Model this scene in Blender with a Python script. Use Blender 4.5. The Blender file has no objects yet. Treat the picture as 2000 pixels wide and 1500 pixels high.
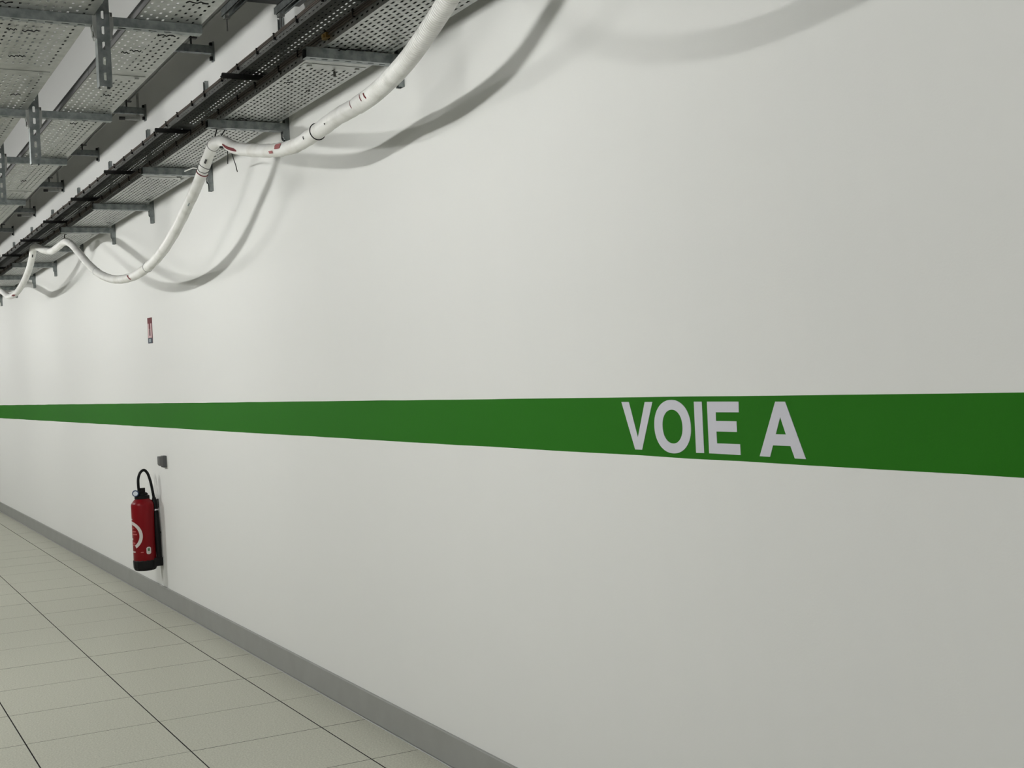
import bpy, math, random
from mathutils import Vector, Matrix

random.seed(7)
sc = bpy.context.scene
C = sc.collection
PI = math.pi

# ------------------------------------------------------------------ camera, world, exposure
cam = bpy.data.cameras.new('camera')
cam.sensor_width = 36.0
cam.sensor_fit = 'HORIZONTAL'
cam.lens = 2490.17 / 2000.0 * 36.0
cam.clip_start = 0.02
cam_ob = bpy.data.objects.new('camera', cam)
C.objects.link(cam_ob)
CAM = Vector((0.0, -2.19897, 1.57765))
r_ = Vector((0.47871971, 0.87667425, -0.04764127))
u_ = Vector((0.01612085, 0.04547689, 0.99883531))
f_ = Vector((-0.87781977, 0.47893017, -0.00763795))
cam_ob.matrix_world = Matrix(((r_.x, u_.x, -f_.x, CAM.x), (r_.y, u_.y, -f_.y, CAM.y),
                              (r_.z, u_.z, -f_.z, CAM.z), (0, 0, 0, 1)))
sc.camera = cam_ob

world = bpy.data.worlds.new('world')
sc.world = world
world.use_nodes = True
world.node_tree.nodes['Background'].inputs[0].default_value = (0.05, 0.05, 0.05, 1)

sc.view_settings.view_transform = 'Standard'
sc.view_settings.look = 'None'
sc.view_settings.gamma = 1.0
sc.view_settings.use_curve_mapping = False
sc.view_settings.exposure = -0.04
sc.cycles.max_bounces = 10
sc.cycles.diffuse_bounces = 6

LAMP_POWER = 470.0
LAMP_X = (0.2, -4.0, -7.6, -11.2, -14.8, -18.4, -22.0)
LAMP_Y, LAMP_Z = -2.9, 2.6
CEIL_Z = 5.2

# ------------------------------------------------------------------ materials
def new_mat(name, color, rough=0.6, metal=0.0, spec=0.5):
    m = bpy.data.materials.new(name)
    m.use_nodes = True
    b = m.node_tree.nodes['Principled BSDF']
    b.inputs['Base Color'].default_value = (*color, 1)
    b.inputs['Roughness'].default_value = rough
    b.inputs['Metallic'].default_value = metal
    b.inputs['Specular IOR Level'].default_value = spec
    return m, m.node_tree, b

def noise_color(nt, b, c1, c2, scale, detail=4.0, lo=0.35, hi=0.65, coord='Object', rough=None):
    tc = nt.nodes.new('ShaderNodeTexCoord')
    n = nt.nodes.new('ShaderNodeTexNoise')
    n.inputs['Scale'].default_value = scale
    n.inputs['Detail'].default_value = detail
    r = nt.nodes.new('ShaderNodeValToRGB')
    r.color_ramp.elements[0].position = lo
    r.color_ramp.elements[1].position = hi
    r.color_ramp.elements[0].color = (*c1, 1)
    r.color_ramp.elements[1].color = (*c2, 1)
    nt.links.new(tc.outputs[coord], n.inputs['Vector'])
    nt.links.new(n.outputs['Fac'], r.inputs['Fac'])
    nt.links.new(r.outputs['Color'], b.inputs['Base Color'])
    return tc, n, r

def add_bump(nt, b, scale, strength, dist, coord='Object', detail=3.0):
    tc = nt.nodes.new('ShaderNodeTexCoord')
    n = nt.nodes.new('ShaderNodeTexNoise')
    n.inputs['Scale'].default_value = scale
    n.inputs['Detail'].default_value = detail
    bp = nt.nodes.new('ShaderNodeBump')
    bp.inputs['Strength'].default_value = strength
    bp.inputs['Distance'].default_value = dist
    nt.links.new(tc.outputs[coord], n.inputs['Vector'])
    nt.links.new(n.outputs['Fac'], bp.inputs['Height'])
    nt.links.new(bp.outputs['Normal'], b.inputs['Normal'])

M = {}
m, nt, b = new_mat('wall_paint', (0.78, 0.785, 0.77), 0.6, spec=0.25)
add_bump(nt, b, 160.0, 0.08, 0.003)
M['wall'] = m
m, nt, b = new_mat('ceiling_paint', (0.24, 0.24, 0.235), 0.8, spec=0.2)
add_bump(nt, b, 30.0, 0.2, 0.01)
M['ceiling'] = m
M['wall_far'] = new_mat('dark_wall_paint', (0.07, 0.07, 0.068), 0.7, spec=0.2)[0]
m, nt, b = new_mat('green_paint', (0.018, 0.150, 0.006), 0.7, spec=0.12)
add_bump(nt, b, 160.0, 0.06, 0.003)
M['green'] = m
M['letter'] = new_mat('letter_vinyl', (0.60, 0.60, 0.66), 0.5, spec=0.3)[0]
m, nt, b = new_mat('baseboard_paint', (0.30, 0.305, 0.29), 0.55, spec=0.3)
noise_color(nt, b, (0.295, 0.30, 0.283), (0.315, 0.32, 0.305), 6.0)
M['baseboard'] = m
m, nt, b = new_mat('floor_slab', (0.030, 0.028, 0.029), 0.9, spec=0.1)
M['joint'] = m
m, nt, b = new_mat('floor_tile', (0.46, 0.46, 0.38), 0.5, spec=0.25)
tc, n, r = noise_color(nt, b, (0.40, 0.40, 0.335), (0.55, 0.55, 0.47), 120.0, 6.0, 0.33, 0.66)
M['tile'] = m

m, nt, b = new_mat('galvanised', (0.43, 0.44, 0.425), 0.4, 1.0)
noise_color(nt, b, (0.385, 0.395, 0.38), (0.49, 0.50, 0.485), 22.0, 3.0)
M['galv'] = m
m, nt, b = new_mat('galvanised_strut', (0.26, 0.285, 0.285), 0.42, 1.0)
noise_color(nt, b, (0.21, 0.235, 0.235), (0.34, 0.365, 0.365), 30.0, 3.0)
M['strut'] = m
M['dark_metal'] = new_mat('dark_metal', (0.07, 0.07, 0.07), 0.5, 0.5)[0]
M['bolt'] = new_mat('bolt_steel', (0.16, 0.16, 0.15), 0.45, 0.8)[0]
M['black'] = new_mat('black_plastic', (0.006, 0.006, 0.0065), 0.5, spec=0.2)[0]
M['cable'] = new_mat('black_cable', (0.02, 0.02, 0.021), 0.6)[0]
M['brown'] = new_mat('brown_cable', (0.075, 0.062, 0.052), 0.6, spec=0.2)[0]
M['brass'] = new_mat('brass', (0.55, 0.38, 0.14), 0.35, 0.9)[0]
m, nt, b = new_mat('hose_white', (0.80, 0.80, 0.77), 0.5, spec=0.35)
noise_color(nt, b, (0.64, 0.64, 0.61), (0.75, 0.75, 0.73), 14.0, 5.0, 0.3, 0.5)
M['hose'] = m
m, nt, b = new_mat('hose_tape', (0.78, 0.78, 0.74), 0.55, spec=0.35)
noise_color(nt, b, (0.64, 0.635, 0.60), (0.735, 0.735, 0.715), 9.0, 6.0, 0.3, 0.5)
add_bump(nt, b, 60.0, 0.25, 0.004)
M['tape'] = m
M['redmark'] = new_mat('red_mark', (0.15, 0.02, 0.026), 0.7, spec=0.15)[0]
M['pinkmark'] = new_mat('faded_red_mark', (0.32, 0.115, 0.115), 0.7, spec=0.15)[0]
m, nt, b = new_mat('extinguisher_red', (0.20, 0.004, 0.008), 0.35, spec=0.2)
M['red'] = m
M['white_print'] = new_mat('white_print', (0.62, 0.58, 0.56), 0.5)[0]
M['pink_print'] = new_mat('pink_print', (0.45, 0.10, 0.10), 0.5)[0]
M['green_print'] = new_mat('green_print', (0.06, 0.16, 0.07), 0.5)[0]
M['chrome'] = new_mat('chrome', (0.7, 0.72, 0.75), 0.2, 1.0)[0]
M['gauge'] = new_mat('gauge_face', (0.75, 0.8, 0.88), 0.3)[0]
M['blue_dark'] = new_mat('gauge_blue', (0.03, 0.06, 0.14), 0.4)[0]
M['sign_red'] = new_mat('sign_red', (0.13, 0.008, 0.016), 0.6, spec=0.15)[0]
M['sign_white'] = new_mat('sign_white', (0.60, 0.42, 0.43), 0.6, spec=0.15)[0]
M['sign_blue'] = new_mat('sign_blue', (0.04, 0.06, 0.085), 0.6, spec=0.15)[0]
M['sign_grey'] = new_mat('sign_grey', (0.20, 0.24, 0.26), 0.45)[0]
M['sign_dark'] = new_mat('sign_dark', (0.05, 0.008, 0.012), 0.6, spec=0.15)[0]
M['box'] = new_mat('grey_plastic', (0.085, 0.088, 0.092), 0.5)[0]
M['box_lid'] = new_mat('grey_plastic_lid', (0.12, 0.12, 0.122), 0.45)[0]
M['lamp_body'] = new_mat('lamp_body', (0.7, 0.7, 0.7), 0.4)[0]
m = bpy.data.materials.new('lamp_tube')
m.use_nodes = True
nt = m.node_tree
nt.nodes.remove(nt.nodes['Principled BSDF'])
em = nt.nodes.new('ShaderNodeEmission')
em.inputs['Color'].default_value = (1.0, 1.0, 0.965, 1)
em.inputs['Strength'].default_value = LAMP_POWER
nt.links.new(em.outputs[0], nt.nodes['Material Output'].inputs[0])
M['lamp'] = m

# ------------------------------------------------------------------ mesh helpers
class MB:
    def __init__(s):
        s.v, s.f, s.mi, s.mats = [], [], [], []
    def mat(s, m):
        if m not in s.mats:
            s.mats.append(m)
        s.cur = s.mats.index(m)
        return s
    cur = 0
    def face(s, idx):
        s.f.append(idx); s.mi.append(s.cur)
    def box(s, x0, x1, y0, y1, z0, z1):
        o = len(s.v)
        x0, x1 = min(x0, x1), max(x0, x1); y0, y1 = min(y0, y1), max(y0, y1); z0, z1 = min(z0, z1), max(z0, z1)
        s.v += [(x0, y0, z0), (x1, y0, z0), (x1, y1, z0), (x0, y1, z0), (x0, y0, z1), (x1, y0, z1), (x1, y1, z1), (x0, y1, z1)]
        for q in ((0, 3, 2, 1), (4, 5, 6, 7), (0, 1, 5, 4), (1, 2, 6, 5), (2, 3, 7, 6), (3, 0, 4, 7)):
            s.face(tuple(o + i for i in q))
        return s
    def prism(s, poly, axis, a, b):
        """closed polygon (2D) extruded along axis ('x','y','z') from a to b"""
        def P(p, t):
            return {'x': (t, p[0], p[1]), 'y': (p[0], t, p[1]), 'z': (p[0], p[1], t)}[axis]
        o = len(s.v); n = len(poly)
        s.v += [P(p, a) for p in poly] + [P(p, b) for p in poly]
        s.face(tuple(o + i for i in range(n)))
        s.face(tuple(o + n + i for i in reversed(range(n))))
        for i in range(n):
            j = (i + 1) % n
            s.face((o + i, o + n + i, o + n + j, o + j))
        return s
    def tube(s, pts, radius, seg=10, caps=True):
        """swept circle; radius is a number or a list"""
        P = [Vector(p) for p in pts]
        n = len(P)
        o = len(s.v)
        T0 = None; N = None
        for i in range(n):
            T = (P[min(i + 1, n - 1)] - P[max(i - 1, 0)]).normalized()
            if N is None:
                ref = Vector((0, 0, 1)) if abs(T.z) < 0.9 else Vector((1, 0, 0))
                N = (ref - T * ref.dot(T)).normalized()
            else:
                N = (N - T * N.dot(T)).normalized()
            B = T.cross(N)
            rr = radius[i] if isinstance(radius, (list, tuple)) else radius
            for k in range(seg):
                a = 2 * PI * k / seg
                s.v.append(tuple(P[i] + N * (rr * math.cos(a)) + B * (rr * math.sin(a))))
        for i in range(n - 1):
            for k in range(seg):
                k2 = (k + 1) % seg
                s.face((o + i * seg + k, o + i * seg + k2, o + (i + 1) * seg + k2, o + (i + 1) * seg + k))
        if caps:
            s.face(tuple(o + k for k in reversed(range(seg))))
            s.face(tuple(o + (n - 1) * seg + k for k in range(seg)))
        return s
    def lathe(s, prof, seg=32, origin=(0, 0, 0)):
        """profile of (radius, z) turned about the vertical"""
        o = len(s.v); n = len(prof)
        ox, oy, oz = origin
        for (r, z) in prof:
            for k in range(seg):
                a = 2 * PI * k / seg
                s.v.append((ox + r * math.cos(a), oy + r * math.sin(a), oz + z))
        for i in range(n - 1):
            for k in range(seg):
                k2 = (k + 1) % seg
                s.face((o + i * seg + k, o + i * seg + k2, o + (i + 1) * seg + k2, o + (i + 1) * seg + k))
        s.face(tuple(o + k for k in reversed(range(seg))))
        s.face(tuple(o + (n - 1) * seg + k for k in range(seg)))
        return s
    def perf(s, O, U, V, N, u0, u1, rows, t=0.0015):
        """sheet with real slotted holes. rows: (v_center, half_v, first_u, pitch, count, half_len, half_wid).
        Rows must tile the strip in v; each row is filled with plain sheet outside its holes."""
        O, U, V, N = Vector(O), Vector(U), Vector(V), Vector(N)
        def W(u, v, d):
            return tuple(O + U * u + V * v + N * (t * d))
        def quad(a0, a1, b0, b1):
            if a1 - a0 < 1e-6 or b1 - b0 < 1e-6:
                return
            o = len(s.v)
            for d in (0, 1):
                s.v.extend((W(a0, b0, d), W(a1, b0, d), W(a1, b1, d), W(a0, b1, d)))
            s.face((o, o + 3, o + 2, o + 1)); s.face((o + 4, o + 5, o + 6, o + 7))
        vmin = min(rw[0] - rw[1] for rw in rows); vmax = max(rw[0] + rw[1] for rw in rows)
        for (vc, hv, fu, pitch, cnt, a, bb) in rows:
            if cnt == 0:
                quad(u0, u1, vc - hv, vc + hv)
                continue
            hu = pitch / 2
            quad(u0, fu - hu, vc - hv, vc + hv)
            quad(fu + pitch * (cnt - 1) + hu, u1, vc - hv, vc + hv)
            for k in range(cnt):
                c = fu + pitch * k
                out = ((c - hu, vc - hv), (c, vc - hv), (c + hu, vc - hv), (c + hu, vc), (c + hu, vc + hv), (c, vc + hv), (c - hu, vc + hv), (c - hu, vc))
                e = a - 0.45 * bb
                inn = ((c - e, vc - bb), (c, vc - bb), (c + e, vc - bb), (c + a, vc), (c + e, vc + bb), (c, vc + bb), (c - e, vc + bb), (c - a, vc))
                o = len(s.v)
                for d in (0, 1):
                    s.v.extend(W(x, y, d) for (x, y) in out)
                    s.v.extend(W(x, y, d) for (x, y) in inn)
                for i in range(8):
                    j = (i + 1) % 8
                    s.face((o + i, o + 8 + i, o + 8 + j, o + j))
                    s.face((o + 16 + i, o + 16 + j, o + 24 + j, o + 24 + i))
                    s.face((o + 8 + i, o + 24 + i, o + 24 + j, o + 8 + j))
        # rim of the sheet
        for (a0, b0, a1, b1) in ((u0, vmin, u1, vmin), (u1, vmin, u1, vmax), (u1, vmax, u0, vmax), (u0, vmax, u0, vmin)):
            o = len(s.v)
            s.v.extend((W(a0, b0, 0), W(a1, b1, 0), W(a1, b1, 1), W(a0, b0, 1)))
            s.face((o, o + 1, o + 2, o + 3))
        return s
    def mesh(s, name, smooth=False):
        me = bpy.data.meshes.new(name)
        me.from_pydata(s.v, [], s.f)
        for mm in s.mats:
            me.materials.append(M[mm])
        if len(s.mats) > 1:
            me.polygons.foreach_set('material_index', s.mi)
        if smooth:
            me.polygons.foreach_set('use_smooth', [True] * len(me.polygons))
            try:
                me.set_sharp_from_angle(angle=math.radians(40))
            except Exception:
                pass
        me.update()
        return me

def link(name, me, parent=None, loc=(0, 0, 0)):
    o = bpy.data.objects.new(name, me)
    C.objects.link(o)
    o.location = loc
    if parent is not None:
        o.parent = parent
    return o

def obj(name, mb, parent=None, loc=(0, 0, 0), smooth=False):
    return link(name, mb.mesh(name, smooth), parent, loc)

def tag(o, label=None, cat=None, group=None, kind=None):
    if label: o['label'] = label
    if cat: o['category'] = cat
    if group: o['group'] = group
    if kind: o['kind'] = kind
    return o

def thing(name, label, cat, loc=(0, 0, 0), group=None):
    return tag(link(name, None, None, loc), label, cat, group)

def copy_tree(o, parent=None):
    c = o.copy(); C.objects.link(c)
    if parent is not None: c.parent = parent
    for ch in list(o.children):
        copy_tree(ch, c)
    return c

def box_obj(name, m, ext, parent=None):
    return obj(name, MB().mat(m).box(*ext), parent)

# ------------------------------------------------------------------ room shell
XL, XR, YL = -24.0, 3.0, -6.2
def struct(o, label):
    return tag(o, label, None, None, 'structure')
struct(box_obj('wall_right', 'wall', (XL, XR, 0, 0.2, -0.2, CEIL_Z)), 'long white painted wall with the green stripe')
struct(box_obj('wall_left', 'wall_far', (XL, XR, YL - 0.2, YL, -0.2, CEIL_Z)), 'dark wall on the far side of the corridor')
struct(box_obj('wall_end', 'wall_far', (XL - 0.2, XL, YL - 0.2, 0.2, -0.2, CEIL_Z)), 'dark wall closing the far end of the corridor')
struct(box_obj('wall_back', 'wall_far', (XR, XR + 0.2, YL - 0.2, 0.2, -0.2, CEIL_Z)), 'dark wall closing the near end of the corridor')
struct(box_obj('ceiling', 'ceiling', (XL - 0.2, XR + 0.2, YL - 0.2, 0.2, CEIL_Z, CEIL_Z + 0.2)), 'plain grey ceiling above the cable trays')
floor = struct(box_obj('floor', 'joint', (XL, XR, YL, 0, -0.2, -0.014)), 'raised floor of square speckled beige tiles')

# floor tiles: 0.6 m squares, wide dark joints along the corridor, hairline joints across
X0, Y1, T = -6.78216, -0.23401, 0.6
gx, gy = 0.0019, 0.0029
def tile_mb(mb, x0, x1, y0, y1):
    mb.mat('tile').box(x0, x1, y0, y1, -0.016, 0)
    c = mb.cur
    mb.mat('joint')
    for k in (2, 3, 4, 5):                      # dark edge trim round the sides
        mb.mi[len(mb.mi) - 6 + k] = mb.cur
    return mb
full = tile_mb(MB(), -0.3 + gx, 0.3 - gx, -0.3 + gy, 0.3 - gy).mesh('floor_tile')
part_w = -Y1 - 0.0155
edge = tile_mb(MB(), -0.3 + gx, 0.3 - gx, -part_w / 2 + gy, part_w / 2 - 0.002).mesh('floor_tile')
for k in range(-26, 13):
    cx = X0 + T * k + 0.3
    if cx < XL + 0.3 or cx > XR - 0.3:
        continue
    link('floor_tile', edge, floor, (cx, Y1 + part_w / 2, random.uniform(-0.0002, 0.0002)))
    for j in range(4 if k < 8 else 3):
        link('floor_tile', full, floor, (cx, Y1 - T * j - 0.3, random.uniform(-0.0002, 0.0002)))
far = MB().mat('tile')
for k in range(-28, 16):
    for j in range(3, 11):
        if j == 3 and -26 <= k < 8:
            continue
        cx, cy = X0 + T * k + 0.3, Y1 - T * j - 0.3
        if cx < XL + 0.3 or cx > XR - 0.3 or cy < YL + 0.3:
            continue
        tile_mb(far, cx - 0.3 + gx, cx + 0.3 - gx, cy - 0.3 + gy, cy + 0.3 - gy)
tag(obj('floor_tile_field', far, floor), kind='stuff')

bb = MB().mat('baseboard')
bb.prism([(0, 0.003), (0, 0.132), (-0.009, 0.132), (-0.012, 0.129), (-0.012, 0.003)], 'x', XL, XR)
struct(obj('baseboard_right', bb), 'flat grey skirting board along the foot of the white wall')

# green stripe: thin paint layer with slightly uneven masked edges
ts, zt, zb = MB().mat('green'), 1.48900, 1.31104
o = 0
xs = [XL + 0.01 + i * 0.25 for i in range(int((XR - XL) / 0.25))] + [XR - 0.01]
rt = [zt + random.uniform(-0.0009, 0.0009) for _ in xs]
rb = [zb + random.uniform(-0.0010, 0.0010) for _ in xs]
for i, x in enumerate(xs):
    ts.v += [(x, -0.0006, rb[i]), (x, -0.0006, rt[i]), (x, 0.001, rb[i]), (x, 0.001, rt[i])]
for i in range(len(xs) - 1):
    a, c = 4 * i, 4 * i + 4
    ts.face((a, c, c + 1, a + 1)); ts.face((a + 1, c + 1, c + 3, a + 3)); ts.face((a, a + 2, c + 2, c))
struct(obj('trim_1', ts), 'horizontal band of green paint along the white wall')

# ------------------------------------------------------------------ lettering on the stripe
lt = thing('wall_lettering', 'pale grey vinyl letters spelling VOIE A on the green stripe', 'lettering', (-2.9, 0, 1.40))
def loc_poly(P):
    return [(x + 2.9, z - 1.40) for x, z in P]
y0l, y1l = -0.0018, -0.0003
def letter(mb):
    obj('letter', mb, lt)
V_ = [(-3.3227, 1.4752), (-3.2814, 1.4752), (-3.2408, 1.3662), (-3.1955, 1.4747), (-3.1557, 1.4747), (-3.2211, 1.3292), (-3.2585, 1.3290)]
Lp = loc_poly(V_)
mb = MB().mat('letter')
def poly_y(mb, P):
    mb.prism(P, 'y', y0l, y1l)
poly_y(mb, [Lp[0], Lp[1], Lp[2], Lp[6]]); poly_y(mb, [Lp[2], Lp[3], Lp[4], Lp[5]]); poly_y(mb, [Lp[6], Lp[2], Lp[5]])
letter(mb)
mb = MB().mat('letter')
oc, orx, orz = (-3.0597, 1.4018), 0.0909, 0.0785
ic, irx, irz = (-3.0588, 1.4019), 0.0498, 0.0497
n = 64
for i in range(n):
    a = 2 * PI * i / n
    ca, sa = math.cos(a), math.sin(a)
    e = lambda t: math.copysign(abs(t) ** 0.94, t)
    for (c0, rx, rz) in ((oc, orx, orz), (ic, irx, irz)):
        for y in (y0l, y1l):
            mb.v.append((c0[0] + 2.9 + rx * e(ca), y, c0[1] - 1.40 + rz * e(sa)))
for i in range(n):
    a, c = 4 * i, 4 * ((i + 1) % n)
    mb.face((a, c, c + 2, a + 2)); mb.face((a, a + 1, c + 1, c)); mb.face((a + 2, c + 2, c + 3, a + 3))
letter(mb)
mb = MB().mat('letter')
poly_y(mb, loc_poly([(-2.9494, 1.4746), (-2.9122, 1.4745), (-2.9124, 1.3288), (-2.9496, 1.3284)])); letter(mb)
mb = MB().mat('letter')
for q in (((-2.8884, 1.4744), (-2.8512, 1.4744), (-2.8512, 1.3288), (-2.8890, 1.3289)),
          ((-2.8512, 1.4744), (-2.7485, 1.4740), (-2.7495, 1.4448), (-2.8512, 1.4447)),
          ((-2.8512, 1.4204), (-2.7612, 1.4202), (-2.7610, 1.3910), (-2.8512, 1.3911)),
          ((-2.8512, 1.3578), (-2.7500, 1.3579), (-2.7495, 1.3284), (-2.8512, 1.3288))):
    poly_y(mb, loc_poly(q))
letter(mb)
mb = MB().mat('letter')
A = loc_poly([(-2.5974, 1.4733), (-2.5585, 1.4731), (-2.4892, 1.3267), (-2.5308, 1.3269), (-2.5455, 1.3584), (-2.6144, 1.3584), (-2.6278, 1.3277), (-2.6698, 1.3280)])
H = loc_poly([(-2.5806, 1.4333), (-2.5610, 1.3879), (-2.6009, 1.3879)])
top_mid = loc_poly([(-2.5790, 1.4732)])[0]
poly_y(mb, [A[0], top_mid, H[0], H[2], A[5], A[6], A[7]])
poly_y(mb, [top_mid, A[1], A[2], A[3], A[4], H[1], H[0]])
poly_y(mb, [H[2], H[1], A[4], A[5]])
letter(mb)

# ------------------------------------------------------------------ cable trays
def tray_section(name, y_out, y_in, z, h_out, h_in, row_ys, stag, half_len, half_wid, out_slots=True, first=0.064, L=3.0):
    """a 3 m length, local x from 0 to -L. y_out is the room side. Bottom sheet with slots + side flanges."""
    mb = MB().mat('galv')
    U, V, N = (-1, 0, 0), (0, 1, 0), (0, 0, 1)
    rows = []
    ys = sorted(row_ys)
    if ys[0] - 0.0125 - y_out > 1e-6:
        rows.append(((y_out + ys[0] - 0.0125) / 2, (ys[0] - 0.0125 - y_out) / 2, 0, 0.05, 0, 0, 0))
    for i, y in enumerate(ys):
        st = stag(i)
        rows.append((y, 0.0125, first + (0.025 if st else 0.0), 0.05, int((L - first - 0.085) / 0.05), half_len, half_wid))
    if y_in - (ys[-1] + 0.0125) > 1e-6:
        rows.append(((y_in + ys[-1] + 0.0125) / 2, (y_in - ys[-1] - 0.0125) / 2, 0, 0.05, 0, 0, 0))
    mb.perf((0, 0, z), U, V, N, 0.001, L - 0.001, rows)
    if out_slots and h_out > 0.03:
        hr = h_out - 0.024
        fl = [(0.0055, 0.0055, 0, 0.05, 0, 0, 0), (0.0175, 0.0065, 0.05, 0.05, int((L - 0.1) / 0.05), 0.013, 0.0038), (0.024 + hr / 2, hr / 2, 0, 0.05, 0, 0, 0)]
    else:
        fl = [(h_out / 2, h_out / 2, 0, 0.05, 0, 0, 0)]
    mb.perf((0, y_out, z), U, (0, 0, 1), (0, -1, 0), 0.001, L - 0.001, fl)
    mb.box(-0.001, -L + 0.001, y_out - 0.0015, y_out + 0.006, z + h_out - 0.0015, z + h_out)     # folded lip
    mb.perf((0, y_in, z), U, (0, 0, 1), (0, 1, 0), 0.001, L - 0.001, [(h_in / 2, h_in / 2, 0, 0.05, 0, 0, 0)])
    mb.box(-0.001, -L + 0.001, y_in - 0.006, y_in + 0.0015, z + h_in - 0.0015, z + h_in)
    # splice plate under the joint
    mb.box(0.028, -0.030, y_out + 0.01, y_in - 0.01, z - 0.0020, z - 0.0004)
    for yb in (y_out + 0.04, y_in - 0.04):
        mb.box(-0.008, 0.008, yb - 0.008, yb + 0.008, z - 0.007, z - 0.002)
    return mb.mesh(name)

def tray_run(label, me, starts, z, ymid, group='perforated cable trays'):
    t = thing('cable_tray', label, 'cable tray', (starts[0], ymid, z), group)
    for x in starts:
        link('tray_section', me, t, (x - starts[0], -ymid, -z))
    return t

ZA, ZU, ZC = 2.925, 3.166, 2.803
me = tray_section('tray_section', -0.348, -0.052, ZA, 0.052, 0.052, [-0.327 + 0.025 * i for i in range(11)], lambda i: i % 2 == 1, 0.0140, 0.0043)
tA = tray_run('lower of the two perforated trays stacked along the white wall, pale underside', me, [0.88 - 3 * i for i in range(8)][:8], ZA, -0.2)
me = tray_section('tray_section', -0.246, -0.045, ZU, 0.040, 0.040, [-0.219 + 0.0248 * i for i in range(7)], lambda i: i % 2 == 1, 0.0135, 0.0042)
tU = tray_run('narrow upper tray of the wall pair, dark underside with bright slots', me, [1.30 - 3 * i for i in range(8)], ZU, -0.145)
me = tray_section('tray_section', -1.222, -1.007, ZC, 0.028, 0.028, [-1.2105 + 0.0249 * i for i in range(8)], lambda i: i % 2 == 1, 0.0110, 0.0040, False)
tC = tray_run('narrow tray hung on the wall side of the slotted hanger posts', me, [0.95 - 3 * i for i in range(8)], ZC, -1.115)
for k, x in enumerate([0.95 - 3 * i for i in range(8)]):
    obj('flange_shade', MB().mat('dark_metal').box(-0.002, -2.998, -1.2275, -1.2236, ZC - 0.001, ZC + 0.030), tC, (x - tC.location.x, 1.115, -ZC))  # dark strip added over the room-side flange so it reads as shaded
me = tray_section('tray_section', -1.757, -1.357, ZC, 0.045, 0.045, [-1.737 + 0.025 * i for i in range(15)], lambda i: i == 13, 0.0110, 0.0042)
tB = tray_run('wide perforated tray at the top left corner, left of the slotted hanger posts', me, [0.92 - 3 * i for i in range(8)], ZC, -1.557)
mbT = MB().mat('galv')
mbT.box(0, -3, -1.757, -1.357, 3.118, 3.1195).box(0, -3, -1.757, -1.7555, 3.118, 3.163).box(0, -3, -1.3585, -1.357, 3.118, 3.163)
tT = tray_run('second tier tray above the wide one, glimpsed only through its holes', mbT.mesh('tray_section'), [0.92 - 3 * i for i in range(8)], 3.118, -1.557)

# ties and wire ends poking out under the trays
def wire_tie(parent, base, x, y, z, w, ang):
    pts = []
    for i in range(7):
        t = i / 6 - 0.5
        pts.append((x + math.cos(ang) * w * t - base[0], y + math.sin(ang) * w * t - base[1], z - 0.004 - 0.006 * math.sin(i * 1.1 + x * 9) ** 2 - base[2]))
    obj('cable_tie', MB().mat('black').tube(pts, 0.0022, 5), parent, smooth=True)
for x, y, w, a in ((-4.475, -1.575, 0.03, 1.5), (-4.475, -1.517, 0.055, 1.3), (-4.825, -1.529, 0.03, 1.4), (-4.816, -1.502, 0.03, 1.7), (-4.176, -1.641, 0.05, 1.5), (-5.435, -1.442, 0.04, 1.2)):
    wire_tie(tB, tB.location, x, y, ZC, w, a)
for x, y, w, a in ((-3.988, -1.088, 0.07, 1.45), (-4.392, -1.088, 0.06, 1.4), (-4.625, -1.142, 0.04, 1.5), (-4.66, -1.17, 0.03, 1.8), (-5.35, -1.10, 0.03, 1.5), (-5.95, -1.13, 0.03, 1.4), (-7.6, -1.12, 0.03, 1.4)):
    wire_tie(tC, tC.location, x, y, ZC, w, a)
for x, y, w, a in ((-4.80, -0.20, 0.09, 1.45), (-4.82, -0.27, 0.05, 1.1), (-5.416, -0.295, 0.03, 0.8), (-5.55, -0.16, 0.02, 1.5), (-6.22, -0.26, 0.06, 1.5), (-8.027, -0.132, 0.03, 1.5), (-9.03, -0.10, 0.03, 1.5), (-10.3, -0.12, 0.03, 1.2)):
    wire_tie(tA, tA.location, x, y, ZA, w, a)
obj('drain_stud', MB().mat('bolt').lathe([(0.006, 0), (0.006, 0.02), (0.004, 0.024)], 10), tA, (-5.185 - tA.location.x, -0.17 + 0.2, -0.026))

# ------------------------------------------------------------------ cables lying in the trays
def straight_cable(label, y, z, r, x0, x1, mat='cable', group=None, wob=0.004):
    pts, x, i = [], x0, 0
    while x > x1:
        pts.append((x - x0, random.uniform(-wob, wob), random.uniform(0, wob * 0.3)))
        x -= 0.45
    pts.append((x1 - x0, 0, 0))
    o = obj('power_cable', MB().mat(mat).tube(pts, r, 8), None, (x0, y, z), True)
    tag(o, label, 'cable', group)
    return o
gl = 'black cables lying in the trays'
for (y, r, lab) in ((-0.222, 0.016, 'black cable in the narrow upper tray, along its room-side edge'),
                    (-0.187, 0.015, 'black cable in the narrow upper tray, next to the room-side one'),
                    (-0.086, 0.018, 'black cable in the narrow upper tray, close to the wall')):
    straight_cable(lab, y, ZU + 0.003 + r, r, 0.9, -22.5, group=gl, wob=0.002)
for i, (y, r, lab) in enumerate(((-0.318, 0.022, 'outermost'), (-0.268, 0.024, 'second from the room side'), (-0.214, 0.026, 'third from the room side'),
                                 (-0.160, 0.025, 'second from the wall side'), (-0.105, 0.026, 'innermost'))):
    straight_cable('black cable filling the lower wall tray, %s, seen through its holes' % lab, y, ZA + 0.003 + r, r, 0.7, -22.5, group=gl, wob=0.002)
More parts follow.
